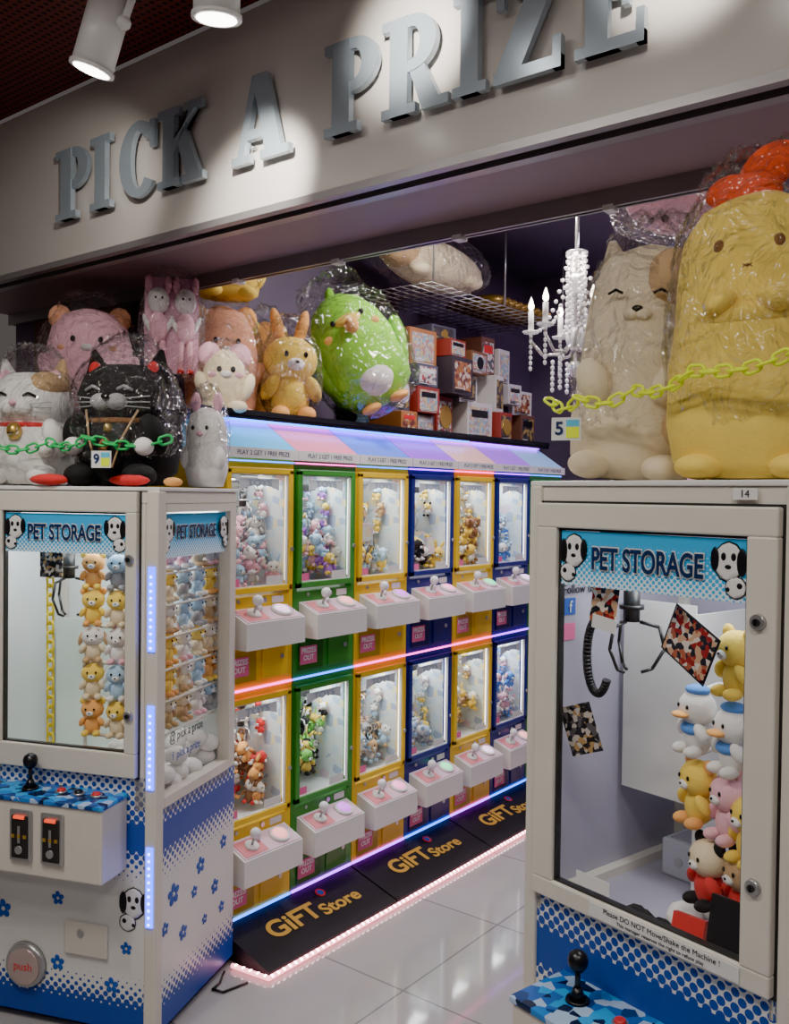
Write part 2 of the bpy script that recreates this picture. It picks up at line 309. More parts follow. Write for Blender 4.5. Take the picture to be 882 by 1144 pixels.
def machine(loc,rz,W,D,dx0,dx1,gx0,gx1,dz0,dz1,gz0,gz1,ztop,zb,side,lefts,ctrl,lining,jo,coins,pdoor,drawer):
    P=E('claw_machine',loc,rz)
    b=B(); b.box((0,0,.03),(W,D,zb),PRINT)
    if dz0-zb>.03: b.box((0,0,zb),(W,.02,dz0),PRINT)
    for fx in (.05,W-.05):
        for fy in (.05,D-.05): b.cyl((fx,fy,0),(fx,fy,.03),.025,.02,BLACK,12)
    b.done('cabinet_base',P)
    b=B(); t=.045
    b.box((0,0,ztop-.05),(W,D,ztop-.012),CREAM,.004); b.box((-.006,-.006,ztop-.012),(W+.006,D+.006,ztop),WHITE,.003)
    for x0,y0 in ((0,0),(W-t,0),(0,D-t),(W-t,D-t)): b.box((x0,y0,zb),(x0+t,y0+t,ztop-.05),CREAM,.003)
    for x0,x1 in ((0,t),(W-t,W)): b.box((x0,t,ztop-.075),(x1,D-t,ztop-.05),CREAM); b.box((x0,t,zb-.02),(x1,D-t,zb+.03),CREAM)
    b.box((W-.035,-.012,.03),(W+.006,.03,ztop-.01),CREAM,.006)
    b.box((-.006,-.008,.03),(.03,.03,ztop-.01),CREAM,.006)
    y0,y1=-.022,.008
    for q in ((dx0,dx1,gz1,dz1),(dx0,dx1,dz0,gz0)): b.box((q[0],y0,q[2]),(q[1],y1,q[3]),CREAM,.004)
    for q in ((dx0,gx0),(gx1,dx1)): b.box((q[0],y0,gz0-.001),(q[1],y1,gz1+.001),CREAM,.004)
    for q in ((gx0,gx0+.005,gz0,gz1),(gx1-.005,gx1,gz0,gz1),(gx0,gx1,gz0,gz0+.005),(gx0,gx1,gz1-.005,gz1)): b.box((q[0],-.012,q[2]),(q[1],.004,q[3]),DKSTEEL)
    for k,zl in enumerate((dz0+(dz1-dz0)*.22,dz0+(dz1-dz0)*.765)):
        xl=(gx1+dx1)/2-.003; b.cyl((xl,-.03,zl),(xl,-.02,zl),.014,.016,STEEL,20); b.cyl((xl,-.034,zl),(xl,-.03,zl),.007,.007,DKSTEEL,12); b.box((xl-.001,-.036,zl-.006),(xl+.001,-.033,zl+.006),BLACK)
    e=.005
    for q in ((dx0-e,dx0+e,dz0-e,dz1+e),(dx1-e,dx1+e,dz0-e,dz1+e),(dx0,dx1,dz0-e,dz0+e),(dx0,dx1,dz1-e,dz1+e)): b.box((q[0],-.004,q[2]),(q[1],.006,q[3]),DKSTEEL)
    for q in ((t,dx0+.01,zb,ztop-.05),(dx1-.01,W-t,zb,ztop-.05)):
        if q[1]>q[0]: b.box((q[0],0,q[2]),(q[1],.02,q[3]),CREAM)
    b.done('cabinet_frame',P)
    b=B()
    b.box((.012,D-.03,zb),(W-.012,D-.02,ztop-.05),lining)
    b.box((.012,.02,zb-.01),(W-.012,D-.02,zb+.008),lining)
    if lefts=='panel': b.box((.008,.02,zb),(.018,D-.02,ztop-.05),lining)
    if not side: b.box((W-.018,.02,zb),(W-.008,D-.02,ztop-.05),lining)
    b.box((.02,.02,ztop-.058),(W-.02,D-.02,ztop-.052),INNER)
    b.box((gx0+.03,.03,ztop-.085),(gx1-.03,.045,ztop-.07),LEDW)
    b.box((.05,D-.06,ztop-.085),(W-.05,D-.045,ztop-.07),LEDW)
    b.done('cabinet_lining',P)
    b=B(); b.quad([(gx0,-.006,gz0),(gx1,-.006,gz0),(gx1,-.006,gz1),(gx0,-.006,gz1)],GLASS)
    if side: b.quad([(W-.02,t,zb+.03),(W-.02,D-t,zb+.03),(W-.02,D-t,ztop-.075),(W-.02,t,ztop-.075)],GLASS)
    b.done('window_glass_panes',P)
    sw=gx1-gx0; zc=gz1-.065; b=B(); b.box((gx0+.006,-.0095,gz1-.125),(gx1-.006,-.0075,gz1-.006),STICK)
    dog(b,gx0+.042,gz1-.05,-.0105,.8,-1); dog(b,gx1-.042,gz1-.05,-.0105,.8,1)
    b.done('banner_sticker',P)
    text('PET STORAGE','banner_text_outline',P,((gx0+gx1)/2,-.0125,zc),FR,.066,WHITE,.0006,.0040,sw/.46*.66)
    text('PET STORAGE','banner_text',P,((gx0+gx1)/2,-.0145,zc),FR,.066,mat('ink_dark',(.01,.03,.10),.4),.0006,.0014,sw/.46*.66)
    cx0,cx1,cz0,cz1,cd=ctrl; b=B()
    b.box((cx0,-cd,cz0),(cx1,.002,cz1-.012),CREAM,.006); b.box((cx0-.004,-cd-.006,cz1-.014),(cx1+.004,.002,cz1),PANELART,.003)
    jx=cx0+jo; jy=-cd*.45
    b.cyl((jx,jy,cz1),(jx,jy,cz1+.006),.026,.024,BLACK,24); b.cyl((jx,jy,cz1+.006),(jx,jy,cz1+.03),.018,.008,BLACK,20); b.cyl((jx,jy,cz1+.02),(jx,jy,cz1+.075),.006,.006,DKSTEEL,12)
    b.lathe([(.002,0),(.013,.004),(.02,.015),(.022,.028),(.018,.04),(.008,.047),(.001,.048)],BLACK,(jx,jy,cz1+.06),seg=24)
    for i,xx in enumerate((.11,.17,.23)):
        b.cyl((jx+xx,jy,cz1),(jx+xx,jy,cz1+.006),.017,.017,STEEL,20); b.cyl((jx+xx,jy,cz1+.004),(jx+xx,jy,cz1+.012),.013,.011,[RED,BLACK,RED][i],20)
    for xx in coins:
        b.box((xx-.037,-cd-.012,cz0+.045),(xx+.037,-cd,cz1-.035),STEEL,.004)
        b.box((xx-.028,-cd-.016,cz0+.055),(xx+.028,-cd-.011,cz1-.05),DKSTEEL,.003)
        b.box((xx-.004,-cd-.018,cz0+.10),(xx+.004,-cd-.015,cz1-.08),STEEL); b.box((xx-.018,-cd-.02,cz1-.058),(xx+.018,-cd-.012,cz1-.050),mat('red_glow',(.9,.1,.05),.3,emit=(1,.1,.03),es=1.2))
        b.cyl((xx,-cd-.02,cz0+.08),(xx,-cd-.014,cz0+.08),.012,.012,STEEL,16)
        for q in (-.02,.0,.02): b.box((xx+q-.005,-cd-.0185,cz0+.115),(xx+q+.005,-cd-.0155,cz0+.125),GOLD)
    px,pz=pdoor
    b.cyl((px,-.018,pz),(px,-.002,pz),.066,.072,STEEL,36); b.cyl((px,-.022,pz),(px,-.017,pz),.056,.056,mat('flap_pinkish',(.55,.42,.40),.2,.4),36)
    text('push','flap_text',P,(px,-.0225,pz),FR,.036,RED,.0004,.0)
    dx,dz=drawer
    b.box((dx-.07,-.012,dz-.05),(dx+.08,.0,dz+.05),CREAM,.004); b.cyl((dx-.01,-.016,dz+.02),(dx-.01,-.011,dz+.02),.012,.012,STEEL,16)
    b.done('control_panel',P)
    area('cabinet_light',P,(W/2,D*.35,ztop-.10),(0,0,0),W*.7,.2,4.6,(.95,.98,1))
    return P
LM=machine((-2.839,1.433,0),R(21.5),.70,.51,.1375,.6375,.165,.60,.80,1.65,.873,1.588,1.665,.70,True,'panel',(.10,.60,.52,.75,.13),INNER,.203,(.333,.44),(.25,.18),(.46,.29))
def chain(b,pts,Rr,r,m):
    L=0; seg=[]
    for a,c in zip(pts,pts[1:]): seg.append((a,c,(c-a).length)); L+=(c-a).length
    step=Rr*2.5; n=int(L/step)
    for i in range(n+1):
        d=i*step
        for a,c,l in seg:
            if d<=l or (a,c,l)==seg[-1]: break
            d-=l
        p=a.lerp(c,min(1,d/l)); q=(c-a).to_track_quat('X','Z').to_matrix().to_4x4()
        b.torus(Matrix.Translation(p)@q@Matrix.Rotation(R(90 if i%2 else 15),4,'X'),Rr,r,m,Rr*.6,12,6)
def left_extra(P):
    W=.70
    b=B()
    for z0,z1 in ((1.18,1.43),(.77,1.02),(.36,.60)):
        b.box((W-.027,-.017,z0),(W-.003,-.011,z1),LEDB,.002)
        n=int((z1-z0)/.021)
        for i in range(n): b.box((W-.018,-.0195,z0+.008+i*.021),(W-.012,-.0165,z0+.014+i*.021),LEDC)
    b.done('blue_led_strip',P)
    b=B(); b.box((W-.018,.05,1.45),(W-.016,.46,1.585),STICK); b.done('side_sticker',P)
    text('PET STORAGE','side_text',P,(W-.0145,.255,1.525),(R(90),0,R(90)),.060,WHITE,.0004,.0035,.68); text('PET STORAGE','side_text_ink',P,(W-.0125,.255,1.525),(R(90),0,R(90)),.060,MC['ink_dark'],.0004,.0012,.68)
    b=B()
    for y,s in ((.075,-1),(.435,1)):
        b.M=T(W-.011,y,1.535,R(90)); dog(b,0,0,0,.8,s); b.M=Matrix.Identity(4)
    for y,z,r in ((.10,.416,.035),(.05,.33,.022),(.27,.44,.028),(.23,.37,.02),(.37,.33,.026),(.43,.46,.024),(.16,.27,.025),(.42,.24,.02),(.30,.25,.018)):
        for k in range(5):
            a=k*1.2566+.4; b.ell((W+.001,y+math.cos(a)*r*.6,z+math.sin(a)*r*.6),(.001,r*.42,r*.36),BLUEINK,(a,0,0))
        b.ell((W+.002,y,z),(.001,r*.2,r*.2),WHITE)
    for x,z,r in ((.36,.40,.022),(.16,.34,.03),(.36,.20,.025),(.60,.28,.02),(.55,.16,.025)):
        for k in range(5):
            a=k*1.2566+.4; b.ell((x+math.cos(a)*r*.6,-.001,z+math.sin(a)*r*.6),(r*.42,.001,r*.36),BLUEINK,(0,-a,0))
    dog(b,.625,.42,-.002,1,-1)
    b.done('printed_flowers',P)
    text('@ pick a prize','social_text',P,(W-.0145,.20,.895),(R(90),0,R(90)),.042,BLACK,.0004,0,.85)
    text('f  pick a prize','social_text_2',P,(W-.0145,.20,.835),(R(90),0,R(90)),.038,BLUEINK,.0004,0,.85)
    rng=random.Random(4)
    b=B(); cols=[('pink','pink','white','cat'),('yellow','yellow','orange','round'),('sky','sky','white','floppy'),('cream','white','tan','floppy'),('orange','orange','yellow','round'),('white','white','pink','long'),('tan','cream','tan','round'),('cream','yellow','cream','cat'),('grey','sky','grey','round')]
    rows=[[8,6,6,5],[4,1,3,2],[3,1,5,7],[6,3,2,8],[1,7,8,2],[5,0,0,3]]
    for r in range(6):
        z=.905+r*.100
        for c,y in enumerate((.09,.185,.28,.375,.455)):
            doll(b,T(W-.080,y,z,R(90)+rng.uniform(-.15,.15)),.108,*cols[rows[r][c%4]])
        b.cyl((W-.05,.05,z-.008),(W-.05,.46,z-.008),.004,.004,CREAM,6); b.cyl((W-.12,.05,z-.008),(W-.12,.46,z-.008),.004,.004,CREAM,6)
    for r in range(5):
        z=.885+r*.115
        for x,k in ((.41,[4,7,3,1,4][r]),(.50,[7,2,5,7,8][r]),(.575,[1,4,3,8,0][r])):
            doll(b,T(x,.10,z,rng.uniform(.1,.5)),.118,*cols[k])
        b.cyl((.36,.12,z-.006),(.62,.12,z-.006),.006,.006,CREAM,6)
    b.cyl((.355,.14,.71),(.355,.14,1.55),.006,.006,CREAM,8)
    for i in range(60):
        b.ell((rng.uniform(.36,.64),rng.uniform(.06,.46),.735+rng.uniform(0,.08)),(.04,.035,.03),P_('white'))
    b.done('prize_plush_rack',P)
    b=B(); claw(b,.29,.14,1.60,1.37,1.0,DKSTEEL,.17)
    b.box((.25,.05,1.38),(.33,.055,1.46),PH2)
    b.box((.05,.40,.71),(.43,.405,1.2),mat('pale_green_board',(.62,.72,.66),.4))
    b.done('claw_mechanism',P)
    b=B(); chain(b,[Vector((.235,.12,1.42)),Vector((.237,.12,1.1)),Vector((.24,.12,.72))],.012,.004,mat('yellow_plastic',(.75,.62,.02),.3)); b.done('hanging_chain',P)
left_extra(LM)
RM=machine((-1.039,1.867,0),R(-13.5),.65,.60,.03,.607,.089,.547,.745,1.637,.787,1.582,1.687,.70,False,'panel',(.115,.62,.40,.59,.17),LILAC,.10,(.25,.36),(.25,.25),(.45,.28))
ztag=1.66
def right_extra(P):
    b=B(); AC=mat('white_acrylic',(.80,.79,.76),.3)
    b.box((.035,.30,.93),(.237,.306,1.40),AC); b.box((.237,.30,.71),(.243,.55,1.38),AC)
    b.box((.10,.38,.708),(.34,.56,.80),mat('clear_tray',(.6,.62,.70),.1),.006); b.box((.115,.395,.79),(.325,.545,.802),LILAC)
    for xx in (.15,.22,.29): b.cyl((xx,.379,.75),(xx,.377,.75),.012,.012,STEEL,14)
    b.done('prize_chute_panels',P)
    b=B(); claw(b,.175,.14,1.60,1.37,.95,DKSTEEL,.10)
    b.cyl((.02,.14,1.585),(.60,.14,1.585),.006,.006,STEEL,8)
    lp=[(.13+.032*math.cos(a),.08,1.29+.085*math.sin(a)) for a in [math.pi*(.35+1.45*i/40) for i in range(41)]]
    b.tube([(.14,.10,1.58)]+lp,.010,BLACK,8); b.done('claw_mechanism',P)
    b=B()
    A=[(.44,.14,1.245,('yellow','yellow','yellow','round')),
       (.345,.15,1.105,('white','white','white','duck')),(.435,.14,1.085,('white','white','white','duck')),
       (.35,.15,.955,('yellow','yellow','orange','round')),(.43,.14,.945,('pink','pink','pink','long')),(.49,.12,.92,('yellow','yellow','yellow','round')),
       (.39,.13,.80,('red','cream','black','round')),(.47,.13,.795,('red','tan','black','round'))]
    for x,y,z,k in A: doll(b,T(x,y,z,R(-25)),.145,*k,sub=3)
    for z in (1.23,1.095,.945,.80): b.tube([(.50,.2,z+.02),(.36,.2,z+.02),(.33,.16,z)],.006,WHITE)
    b.box((.50,.20,.71),(.515,.215,1.55),WHITE)
    b.done('prize_plush_rack',P)
    rng=random.Random(9); b=B()
    for i in range(30): b.ell((rng.uniform(.30,.6),rng.uniform(.06,.3),.725+rng.uniform(0,.03)),(.04,.035,.028),P_('white'))
    for i in range(9): b.ell((rng.uniform(.2,.34),rng.uniform(.05,.1),.72+rng.uniform(0,.02)),(.03,.025,.025),P_('black'))
    b.box((.36,.04,.72),(.43,.06,.80),RED,rot=Euler((-.3,0,.1))); b.box((.45,.03,.73),(.53,.04,.87),BLACK,rot=Euler((-.2,0,0)))
    b.done('prize_pile',P)
    b=B(); b.box((-.065,-.001,-.05),(.065,.001,.05),PH1); b.box((-.07,0,-.055),(.07,.0012,.055),BLACK); b.done('photo_card',P,(.385,.05,1.355),(0,R(25),R(-15)))
    b=B(); b.box((-.04,-.001,-.055),(.04,.001,.055),PH2); b.done('photo_flyer',P,(.125,.03,1.13),(0,R(-20),R(10)))
    b=B(); b.box((-.035,-.001,-.045),(.035,.001,.045),PH1); b.box((-.025,-.003,-.06),(.04,-.001,-.03),WHITE); b.done('paper_note',P,(.185,.03,1.42),(0,R(8),0))
    b=B(); b.box((.0185,.09,1.37),(.0205,.13,1.41),BLUEINK); b.box((.0185,.09,1.31),(.0205,.13,1.35),PINK); b.done('social_stickers',P)
    text('f','sticker_f',P,(.022,.11,1.388),(R(90),0,R(90)),.04,WHITE)
    text('Follow us','sticker_follow',P,(.022,.14,1.43),(R(90),0,R(90)),.03,BLACK)
    b=B(); b.box((.20,-.0245,.752),(.55,-.0225,.782),WHITE); b.box((.51,-.010,ztag-.011),(.56,-.0065,ztag+.011),WHITE,.001); b.box((.15,-.0085,.80),(.24,-.0075,.83),WHITE); b.done('notice_strip',P)
    text('Please DO NOT Move/Shake the Machine !','notice_text',P,(.375,-.0252,.774),FR,.0155,BLACK,.0002)
    text('This manager reserves the right to refuse play','notice_text_2',P,(.375,-.0252,.760),FR,.011,BLACK,.0002)
    text('14','number_text',P,(.535,-.0108,ztag),FR,.02,BLACK,.0002)
right_extra(RM)
# ------------------------------------------------------------ mini machines
W=.365; Dm=.45
CR=dict(yellow=(.82,.55,.02),green=(.05,.27,.04),blue=(.015,.025,.19))
BACKD=voro('printed_backdrop',26,[(.70,.78,.8),(.75,.6,.68),(.6,.72,.8),(.8,.74,.5),(.72,.78,.8),(.4,.5,.65),(.7,.76,.76)],.5)
def mini_body(cn):
    m=mat('cab_'+cn,CR[cn],.3,nz=.05); b=B(); h=W/2-.002
    b.box((-h,0,0),(h,Dm,.33),m); b.box((-h,0,.33),(-h+.02,Dm,.84),m); b.box((h-.02,0,.33),(h,Dm,.84),m)
    b.box((-h+.02,0,.795),(h-.02,Dm,.84),m); b.box((-h+.02,Dm-.015,.33),(h-.02,Dm,.795),BACKD)
    b.box((-h+.02,.03,.33),(h-.02,Dm-.015,.345),INNER)
    for q in (-1,1): b.box((q*(h-.02),.03,.345),(q*(h-.024),Dm-.015,.795),BACKD)
    for a,c in (((-h+.012,-.014,.345),(-h+.035,.004,.80)),((h-.035,-.014,.345),(h-.012,.004,.80)),((-h+.012,-.014,.345),(h-.012,.004,.367)),((-h+.012,-.014,.782),(h-.012,.004,.805))): b.box(a,c,m,.003)
    for a,c in (((-h+.034,-.008,.365),(-h+.039,.004,.784)),((h-.039,-.008,.365),(h-.034,.004,.784)),((-h+.034,-.008,.365),(h-.034,.004,.370)),((-h+.034,-.008,.779),(h-.034,.004,.784))): b.box(a,c,WHITE)
    b.cyl((h-.022,-.02,.5),(h-.022,-.013,.5),.008,.008,STEEL,12)
    for q in (-1,1): b.box((q*(h-.028),.012,.38),(q*(h-.0245),.017,.775),LEDW)
    b.prism([(-.10,.765)]+[(-.10+.2*i/8,.722+.02*math.sin(math.pi*i/8)) for i in range(9)]+[(.10,.765)],-.0035,-.0015,mat('arc_sign',(.62,.68,.72),.4))
    b.box((-h+.03,-.006,.02),(-.01,0,.135),mat('flap_'+cn,tuple(c*.55 for c in CR[cn]),.3),.003)
    b.box((.02,-.006,.02),(h-.03,0,.135),m,.003); b.cyl((h-.06,-.01,.095),(h-.06,-.005,.095),.009,.009,STEEL,12)
    b.box((-.145,-.008,.045),(-.05,-.0055,.115),PINK)
    b.box((.04,-.0025,.372),(.125,-.0010,.402),WHITE); b.box((-.135,-.0025,.372),(-.095,-.0010,.40),PINK)
    b.cyl((.03,-.006,.315),(.03,0,.315),.01,.01,STEEL,12); b.box((.07,-.003,.30),(.13,0,.325),WHITE); b.cyl((-.1,-.006,.318),(-.1,0,.318),.007,.007,STEEL,12)
    pr=[(-.10,.155),(0,.155),(0,.290),(-.10,.250)]
    M0=b.M; b.M=M0@Matrix.Rotation(R(90),4,'Z'); b.prism([(x,z) for x,z in pr],-.148,.148,WHITE); b.M=M0
    return b.mesh('mini_cabinet_'+cn)
def mini_ctrl(bc,i):
    g=mat('button_glow_%d'%i,bc,.2,emit=bc,es=2.2); b=B(); s=math.atan2(.040,.10)
    b.M=T(0,-.050,.2715,0,s)
    b.box((-.138,-.048,-.002),(.138,.046,.002),mat('ctrl_pad',(.78,.56,.66),.3))
    b.box((-.13,-.042,.0),(-.02,.038,.004),mat('ctrl_pad_red',(.75,.25,.28),.3))
    b.cyl((.07,0,0),(.07,0,.014),.041,.039,WHITE,28); b.ell((.07,0,.012),(.032,.032,.014),g)
    b.cyl((-.07,0,0),(-.07,0,.012),.028,.026,WHITE,24); b.cyl((-.07,0,.01),(-.07,0,.05),.005,.005,STEEL,8)
    b.ell((-.07,0,.06),(.021,.021,.021),mat('knob_white',(.8,.8,.85),.1)); b.ell((-.03,.02,.014),(.016,.016,.014),mat('knob_white',(.8,.8,.85),.1))
    return b.mesh('mini_controls_%d'%i)
bodies={k:mini_body(k) for k in CR}
BC=[(.9,.35,.35),(.2,.8,.4),(.6,.15,.8),(.9,.6,.9),(.9,.3,.55)]
ctrls=[mini_ctrl(c,i) for i,c in enumerate(BC)]
b=B(); h=W/2; b.quad([(-h+.036,-.0005,.367),(h-.036,-.0005,.367),(h-.036,-.0005,.783),(-h+.036,-.0005,.783)],GLASS); paneM=b.mesh('pane')
b=B(); claw(b,.02,.13,.78,.66,.70,STEEL,.14); clawM=b.mesh('claw')
def toys(seed,pal,style):
    rng=random.Random(seed); b=B()
    n=52 if style!='box' else 30
    for i in range(n):
        x=rng.uniform(-.130,.130); y=rng.uniform(.05,.38); lay=i//14
        z=.345+.045*lay+rng.uniform(0,.02)+y*.20
        doll(b,T(x,y,z,rng.uniform(-.9,.9),rng.uniform(-.3,.3),rng.uniform(-.5,.5)),rng.uniform(.085,.11),rng.choice(pal),rng.choice(pal),rng.choice(pal),rng.choice(['round','cat','long','floppy']),sub=1)
    if style=='box':
        for i in range(16):
            x=rng.uniform(-.12,.12); y=rng.uniform(.08,.38); s=rng.uniform(.025,.045); z=.37+rng.uniform(0,.1)+y*.2
            b.box((x-s,y-s*.7,z),(x+s,y+s*.7,z+s*2.2),[PH1,PH2,WHITE,BACKD][i%4],rot=Euler((rng.uniform(-.2,.2),0,rng.uniform(-.8,.8))))
    for r in range(4):
        for c in range(4):
            if rng.random()<.9:
                if rng.random()<.6: doll(b,T(-.11+c*.073,.40,.46+r*.075,rng.uniform(-.3,.3)),.075,rng.choice(pal),rng.choice(pal),rng.choice(pal),'round',sub=1)
                else: b.box((-.135+c*.073,.405,.465+r*.075),(-.085+c*.073,.425,.53+r*.075),rng.choice([PH1,PH2,WHITE,P_(pal[0])]))
    for q in (-1,1):
        for r in range(4):
            for c in range(3):
                if rng.random()<.75: doll(b,T(q*.135,.12+.09*c+.02*(r%2),.46+.075*r,-q*R(90)),.07,rng.choice(pal),rng.choice(pal),rng.choice(pal),'round',sub=1)
    return b.mesh('toys')
cols=['yellow','green','yellow','blue','yellow','blue','green']
PAL=[['pink','white','sky','pink'],['purple','pink','sky','yellow','white'],['sky','white','yellow','tan'],['yellow','white','black','yellow'],['yellow','brown','white','yellow'],['sky','white','blue'],['green','white','pink'],
     ['orange','red','white','brown'],['black','green','white','yellow'],['sky','white','tan','grey'],['white','grey','sky','yellow'],['yellow','tan','white'],['blue','white','pink'],['white','red','pink']]
HC=[(.10,.48,.85),(.80,.24,.36),(.12,.22,.85),(.38,.10,.85),(.80,.46,.40),(.42,.16,.85),(.3,.5,.8)]
LP=mat('led_pink',(1,.2,.7),.4,emit=(1,.06,.55),es=7); LB=mat('led_cyanblue',(.1,.4,1),.4,emit=(.03,.17,1),es=7); LV=mat('led_violet',(.5,.1,1),.4,emit=(.38,.04,1),es=9)
TOYT=mat('sign_ink',(.35,.45,.55),.5); INKW=mat('ink_white',(.9,.85,.9),.5)
for lvl in (0,1):
    for i,cn in enumerate(cols):
        s=2.16+W*(i+.5); P=E('mini_claw_machine',(-2.45,s,.10+.84*lvl),R(90))
        put('cabinet',bodies[cn],P); put('glass',paneM,P); put('controls',ctrls[(i*2+lvl*3)%5],P); put('claw',clawM,P,(.02*(-1)**i,.02*(i%3),-.03*(i%2)))
        put('toys',toys(i+20*lvl,PAL[i+7*(1-lvl)],'box' if i in(2,3) else 'p'),P)
        area('cabinet_light',P,(0,.12,.78),(R(8),0,0),.26,.1,2.3,(.93,.98,1))
        text('TOYS','arc_text',P,(0,-.0045,.748),FR,.035,TOYT,.0004,.001,1.4)
        text('PRIZES\nOUT','flap_text',P,(-.098,-.009,.083),FR,.028,INKW,.0003,.001)
        b=B()
        if lvl==0:
            b.box((-h+.004,-.008,.830),(h-.004,-.002,.837),[LP,LB,LP,LP,LP,LV,LB][i]); b.box((-h+.004,-.008,.002),(h-.004,-.002,.010),[LB,LV,LV,LB,LV,LB,LB][i])
        else: b.box((-h+.004,-.006,.826),(h-.004,-.001,.831),[LB,LP,LB,LV,LP,LV,LB][i])
        b.done('led_strip',P)
        if lvl==1:
            hm=mat('hood_%d'%i,HC[i],.25,emit=HC[i],es=.55); b=B()
            M0=b.M; b.M=M0@Matrix.Rotation(R(90),4,'Z')
            b.prism([(-.02,.842),(.22,.842),(.22,.965),(.16,.99),(-.02,.872)],-h+.003,h-.003,hm); b.M=M0
            b.box((-h+.003,-.026,.838),(h-.003,-.018,.876),WHITE)
            b.done('hood',P)
            text('PLAY 2 GET 1 FREE PRIZE','hood_text',P,(0,-.0265,.857),FR,.024,MC['ink_dark'],.0002)
# ------------------------------------------------------------ platform
b=B()
MAT_=mat('black_mat',(.010,.009,.010),.7,bump=.3,bs=200)
e0,e1=2.17,4.75
for k in range(4):
    a=e0+k*.72; c=min(a+.712,e1)
    if c>a: b.prism([(-2.45,.097),(-2.45,0),(-2.20,0),(-2.20,.02)],a,c,MAT_)
b.box((-2.92,e0,0),(-2.45,e1,.099),BLACK)
PF=b.done('display_platform')
GT=mat('gold_text',(.62,.36,.05),.4,emit=(.9,.45,.03),es=.04)
sl=math.atan2(.077,.25)
for k,s in enumerate((2.54,3.26,3.98)):
    q=(Matrix.Rotation(R(90),3,'Z')@Matrix.Rotation(sl,3,'X')).to_euler()
    text('GiFT','mat_text_gift',PF,(-2.335,s-.11,.064),q,.115,GT,.0005,.003,1.1)
    text('Store','mat_text_store',PF,(-2.315,s+.13,.0575),q,.08,GT,.0005,.002,1.2)
    b=B(); b.M=Matrix.Translation((-2.395,s+.10,.082))@q.to_matrix().to_4x4(); b.cyl((0,0,0),(0,0,.001),.022,.022,RED,20); b.cyl((0,0,.001),(0,0,.0016),.014,.014,BLUEINK,20); b.done('mat_logo',PF)
ROPE=mat('rope_pink',(1,.6,.6),.4,emit=(1,.30,.36),es=4.5); RD=mat('rope_core',(1,.9,.9),.4,emit=(1,.70,.72),es=20)
b=B(); pts=[Vector((-2.345,2.135,.012)),Vector((-2.185,2.155,.012)),Vector((-2.185,4.75,.012))]
b.tube(pts,.008,ROPE)
for a,c in zip(pts,pts[1:]):
    n=int((c-a).length/.028)
    for i in range(n): b.ell(a.lerp(c,(i+.5)/n)+Vector((.002,0,.004)),(.0075,.0075,.007),RD,sub=1)
b.done('led_rope_light')
b=B(); b.tube([(-2.345,2.1,.006),(-2.30,2.04,.006),(-2.29,2.0,.006),(-2.25,2.01,.006),(-2.23,2.1,.006)],.004,BLACK); b.done('power_cable')
# ------------------------------------------------------------ shelf & goods
b=B(); b.box((-3.048,2.12,1.93),(-2.55,4.75,1.95),BLACK); b.box((-2.552,2.12,1.945),(-2.545,4.75,1.965),BLACK)
b.box((-2.56,2.12,1.921),(-2.548,3.9,1.93),LB); b.box((-2.60,2.2,1.926),(-2.585,4.7,1.93),LV)
for s in (2.5,3.2,3.9,4.6): b.tube([(-3.04,s,1.75),(-2.7,s,1.93)],.01,BLACK)
b.done('wall_shelf')
b=B()
for i in range(9): b.cyl((-3.0+i*.06,3.5,2.66),(-3.0+i*.06,4.8,2.66),.003,.003,STEEL,6)
for i in range(17): b.cyl((-3.04,3.5+i*.081,2.657),(-2.5,3.5+i*.081,2.657),.002,.002,STEEL,6)
for s in (3.5,4.15,4.8): b.cyl((-2.5,s,2.66),(-2.5,s,3.1),.005,.005,STEEL,8)
b.done('wire_rack')
def gift_boxes():
    rng=random.Random(8); b=B()
    bc=[mat('card_%d'%i,c,.4) for i,c in enumerate([(.30,.04,.03),(.62,.60,.58),(.05,.04,.05),(.22,.10,.05),(.60,.57,.55),(.15,.07,.05),(.10,.10,.14),(.5,.48,.5),(.42,.17,.06)])]
    vp=[voro('box_art_%d'%i,v,c,.35) for i,(v,c) in enumerate([(55,[(.45,.18,.06),(.6,.5,.4),(.15,.04,.04),(.3,.12,.05)]),(70,[(.6,.58,.55),(.4,.08,.08),(.55,.53,.5),(.1,.1,.12)]),(50,[(.04,.04,.05),(.35,.25,.08),(.08,.06,.06)]),(75,[(.55,.55,.57),(.25,.4,.5),(.6,.48,.25),(.5,.25,.25)])])]
    s=3.40
    while s<4.64:
        w=rng.uniform(.13,.26); z=1.951; top=(2.58 if s<3.9 else 2.46)-rng.uniform(0,.15)
        while z<top-.07:
            hh=rng.uniform(.08,.22); dd=rng.uniform(.2,.3); x0=-2.58-rng.uniform(0,.14); ww=w*rng.uniform(.7,1)
            m=rng.choice(bc); b.M=T(x0-dd/2,s+ww/2,z+hh/2,rng.uniform(-.12,.12))
            b.box((-dd/2,-ww/2,-hh/2),(dd/2,ww/2-.008,hh/2),m,.002); X=dd/2
            b.box((X,-ww*.42,-hh*.38),(X+.0015,ww*.36,hh*.38),rng.choice(vp))
            k=rng.random(); M1=b.M
            if k<.25: b.M=M1@T(X+.003,0,0,0,0,R(90)); b.cyl((0,0,-.0015),(0,0,.002),hh*.28,hh*.28,rng.choice([WHITE,GOLD,BLACK]),20); b.M=M1
            elif k<.7: b.box((X,-ww*.35,hh*.1),(X+.003,ww*.28,hh*.3),rng.choice([WHITE,RED,BLACK]))
            for q in range(3): b.box((X,-ww*.4,hh*(-.44+.05*q)),(X+.003,ww*rng.uniform(-.1,.35),hh*(-.42+.05*q)),rng.choice([WHITE,BLACK]))
            b.M=Matrix.Identity(4); z+=hh+.002
        s+=w
    b.done('boxed_gifts')
gift_boxes()
